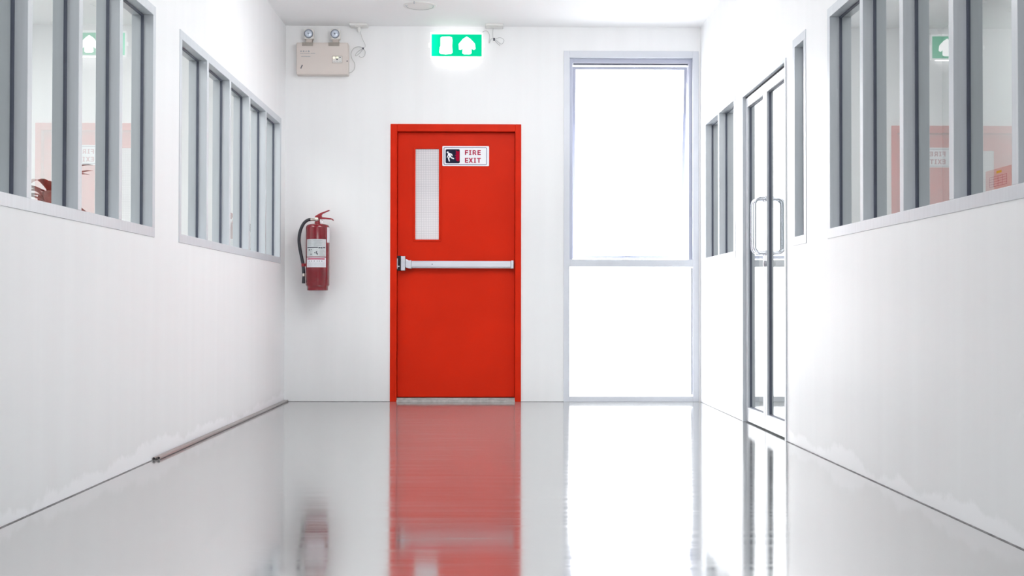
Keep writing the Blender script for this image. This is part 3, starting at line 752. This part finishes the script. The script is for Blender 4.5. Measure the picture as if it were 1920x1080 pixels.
def handle(sx, x, par, yh):
    rc, pts = .035, []
    pts.append((x, yh, hz0)); 
    pts += [(x+sx*(ho-rc+rc*math.sin(PI/2*k/6)), yh, hz0+rc-rc*math.cos(PI/2*k/6)) for k in range(7)]
    pts += [(x+sx*(ho-rc+rc*math.cos(PI/2*k/6)), yh, hz1-rc+rc*math.sin(PI/2*k/6)) for k in range(7)]
    pts.append((x, yh, hz1))
    h = MB().tube(pts, .0105, 16).build('pull_handle', M['chrome'], par, smooth=True)
    f = MB()
    for z in (hz0, hz1): f.lathe([(.0155, 0), (.0155, sx*.006), (.0105, sx*.008)], (x, yh, z), 'x', 20)
    f.build('rose', M['chrome'], h, smooth=True)
for lf_, y_ in ((l_near, ym-.030), (l_far, ym+.030)):
    handle(-1, LX0, lf_, y_); handle(1, LX1, lf_, y_)
MB().lathe([(.017, 0), (.017, -.014), (.008, -.017)], (LX0, yh, .972), 'x', 20).build('lock_cylinder', M['steel'], l_near, smooth=True)

# ------------------------------------------------------------------ things in the side rooms seen through the glass
PX, PY = -2.72, -1.86
root = empty('potted_plant', (PX, PY, 0), 'dark arching leafy plant dimly seen through the window glass', 'plant')
MB().lathe([(.12, 0), (.16, .30), (.175, .30), (.175, .34), (.150, .34), (.148, .31)], (PX, PY, 0), 'z', 32).build('pot', M['pot'], root, smooth=True)
MB().lathe([(.0001, .312), (.148, .312)], (PX, PY, 0), 'z', 32).build('soil', M['soil'], root)
MB().tube(spline([(PX, PY, .31), (PX+.02, PY, .7), (PX-.01, PY+.01, 1.1), (PX, PY, 1.42)]), [.022-.010*i/30 for i in range(31)], 10).build('stem', M['stem'], root, smooth=True)
f = MB()
for k in range(17):
    a = k*2.399; ln = .26+.10*random.random(); el = .35+.9*((k*0.37) % 1); wd = .030+.012*random.random()
    prev = None; p = Vector((PX, PY, 1.30+.007*k)); d = Vector((math.cos(a)*math.cos(el), math.sin(a)*math.cos(el), math.sin(el)))
    side = Vector((-math.sin(a), math.cos(a), 0))
    for i in range(10):
        t = i/9; w_ = wd*(math.sin(PI*min(1, t*.93+.07))**.7)+.001
        cur = (f.bm.verts.new(p+side*w_), f.bm.verts.new(p-Vector((0,0,.35*w_))), f.bm.verts.new(p-side*w_))
        if prev:
            f.bm.faces.new((prev[0], prev[1], cur[1], cur[0])); f.bm.faces.new((prev[1], prev[2], cur[2], cur[1]))
        prev = cur; p = p + d*ln/9; d = (d + Vector((0,0,-.20))).normalized()
f.build('leaves', M['leaf'], root, smooth=True)

# notice on the far room wall behind the large right-hand window
def on_x(px_, py_, X):
    """where the sight line through a point of the photograph meets the wall plane at X"""
    ya, pi_, ro = .01319, .01559, .00154
    Fv = Vector((math.sin(ya)*math.cos(pi_), math.cos(ya)*math.cos(pi_), math.sin(pi_))); Rv = Vector((math.cos(ya), -math.sin(ya), 0)); Uv = Rv.cross(Fv)
    R2 = Rv*math.cos(ro)+Uv*math.sin(ro); U2 = Uv*math.cos(ro)-Rv*math.sin(ro)
    d = Fv + R2*(px_-960)/2400 - U2*(py_-540)/2400
    return CAM + d*((X-CAM.x)/d.x)

NX = 3.42
a, b = on_x(1849, 322, NX), on_x(1897, 356, NX)
root = empty('wall_notice', (NX, (a.y+b.y)/2, b.z), 'small reddish notice with yellow heading seen through the large window', 'notice')
ny0, ny1, nz0, nz1 = b.y, a.y, b.z, a.z
ny0, ny1 = sorted((ny0, ny1)); nz0, nz1 = sorted((nz0, nz1))
MB().box(NX-.004, NX, ny0, ny1, nz0, nz1).build('sheet', M['notice'], root)
nw, nh = ny1-ny0, nz1-nz0
f = MB().box(NX-.0046, NX-.004, ny0+.36*nw, ny0+.56*nw, nz1-.20*nh, nz1-.10*nh)
f.build('heading', M['yellow'], root)
f = MB()
for k in range(5): f.box(NX-.0046, NX-.004, ny0+.16*nw, ny1-.16*nw, nz1-(.30+.1*k)*nh-.012*nh, nz1-(.30+.1*k)*nh)
for k in range(5): f.box(NX-.0047, NX-.004, ny0+(.16+.17*k)*nw-.001, ny0+(.16+.17*k)*nw+.001, nz1-.71*nh, nz1-.30*nh)
f.build('printed_table', M['red_ink'], root)

# ------------------------------------------------------------------ light
w = bpy.data.worlds.new('daylight'); sc.world = w; w.use_nodes = True
nt = w.node_tree; bg = nt.nodes['Background']
tc = nt.nodes.new('ShaderNodeTexCoord'); sp = nt.nodes.new('ShaderNodeSeparateXYZ'); nt.links.new(tc.outputs['Generated'], sp.inputs[0])
rp = nt.nodes.new('ShaderNodeValToRGB'); nt.links.new(math_node(nt, 'ADD', math_node(nt, 'MULTIPLY', sp.outputs['Z'], .5), .5), rp.inputs['Fac'])
rp.color_ramp.elements[0].color = (.9, .92, .95, 1); rp.color_ramp.elements[1].color = (.88, .94, 1, 1)
k = rp.color_ramp.elements.new(.5); k.color = (1, 1, 1, 1)
nt.links.new(rp.outputs['Color'], bg.inputs['Color']); bg.inputs['Strength'].default_value = 6.0

def area(name, loc, size, power, rot, colr=(1, 1, 1)):
    l = bpy.data.lights.new(name, 'AREA'); l.shape = 'RECTANGLE'; l.size, l.size_y = size; l.energy = power; l.color = colr
    o = bpy.data.objects.new(name, l); col.objects.link(o); o.location = loc; o.rotation_euler = rot; return o
for y, e in ((-1.9, 16), (-4.2, 10), (-7.0, 9)):
    area('corridor_ceiling_fill', (-.1, y, H-.01), (1.2, .6), e, (0, 0, 0))  # added fill at ceiling height, no lit fixture there
area('corridor_upward_fill', (0, -3.0, 2.50), (0.9, .3), 29, (math.radians(158), 0, 0))  # added upward fill that brightens the ceiling
area('corridor_end_fill', (0, YN+.05, 1.5), (2.8, 2.4), 58, (PI/2, 0, 0))  # added fill behind the camera, no window in that wall
area('left_room_fill', (-3.0, -3.5, H-.01), (1.2, 5), 80, (0, 0, 0))  # added fill brightening the room behind the left windows
area('right_room_fill', (2.5, -3.5, H-.01), (1.0, 5), 27, (0, 0, 0))  # weaker added fill for the room past the glass door

# ------------------------------------------------------------------ camera
cam = bpy.data.cameras.new('camera'); co = bpy.data.objects.new('camera', cam); col.objects.link(co)
cam.sensor_width = 36; cam.lens = 2400/1920*36; cam.clip_start = .05
ya, pi_, ro = .01319, .01559, .00154
Fv = Vector((math.sin(ya)*math.cos(pi_), math.cos(ya)*math.cos(pi_), math.sin(pi_))); Rv = Vector((math.cos(ya), -math.sin(ya), 0)); Uv = Rv.cross(Fv)
R2 = Rv*math.cos(ro)+Uv*math.sin(ro); U2 = Uv*math.cos(ro)-Rv*math.sin(ro)
m4 = Matrix((R2, U2, -Fv)).transposed().to_4x4(); m4.translation = CAM
co.matrix_world = m4
sc.camera = co
sc.view_settings.view_transform = 'Standard'
sc.view_settings.look = 'None'
sc.view_settings.exposure = 0.44
sc.cycles.use_denoising = True
sc.cycles.max_bounces = 14; sc.cycles.diffuse_bounces = 8; sc.cycles.glossy_bounces = 6; sc.cycles.transparent_max_bounces = 24
sc.cycles.caustics_reflective = False
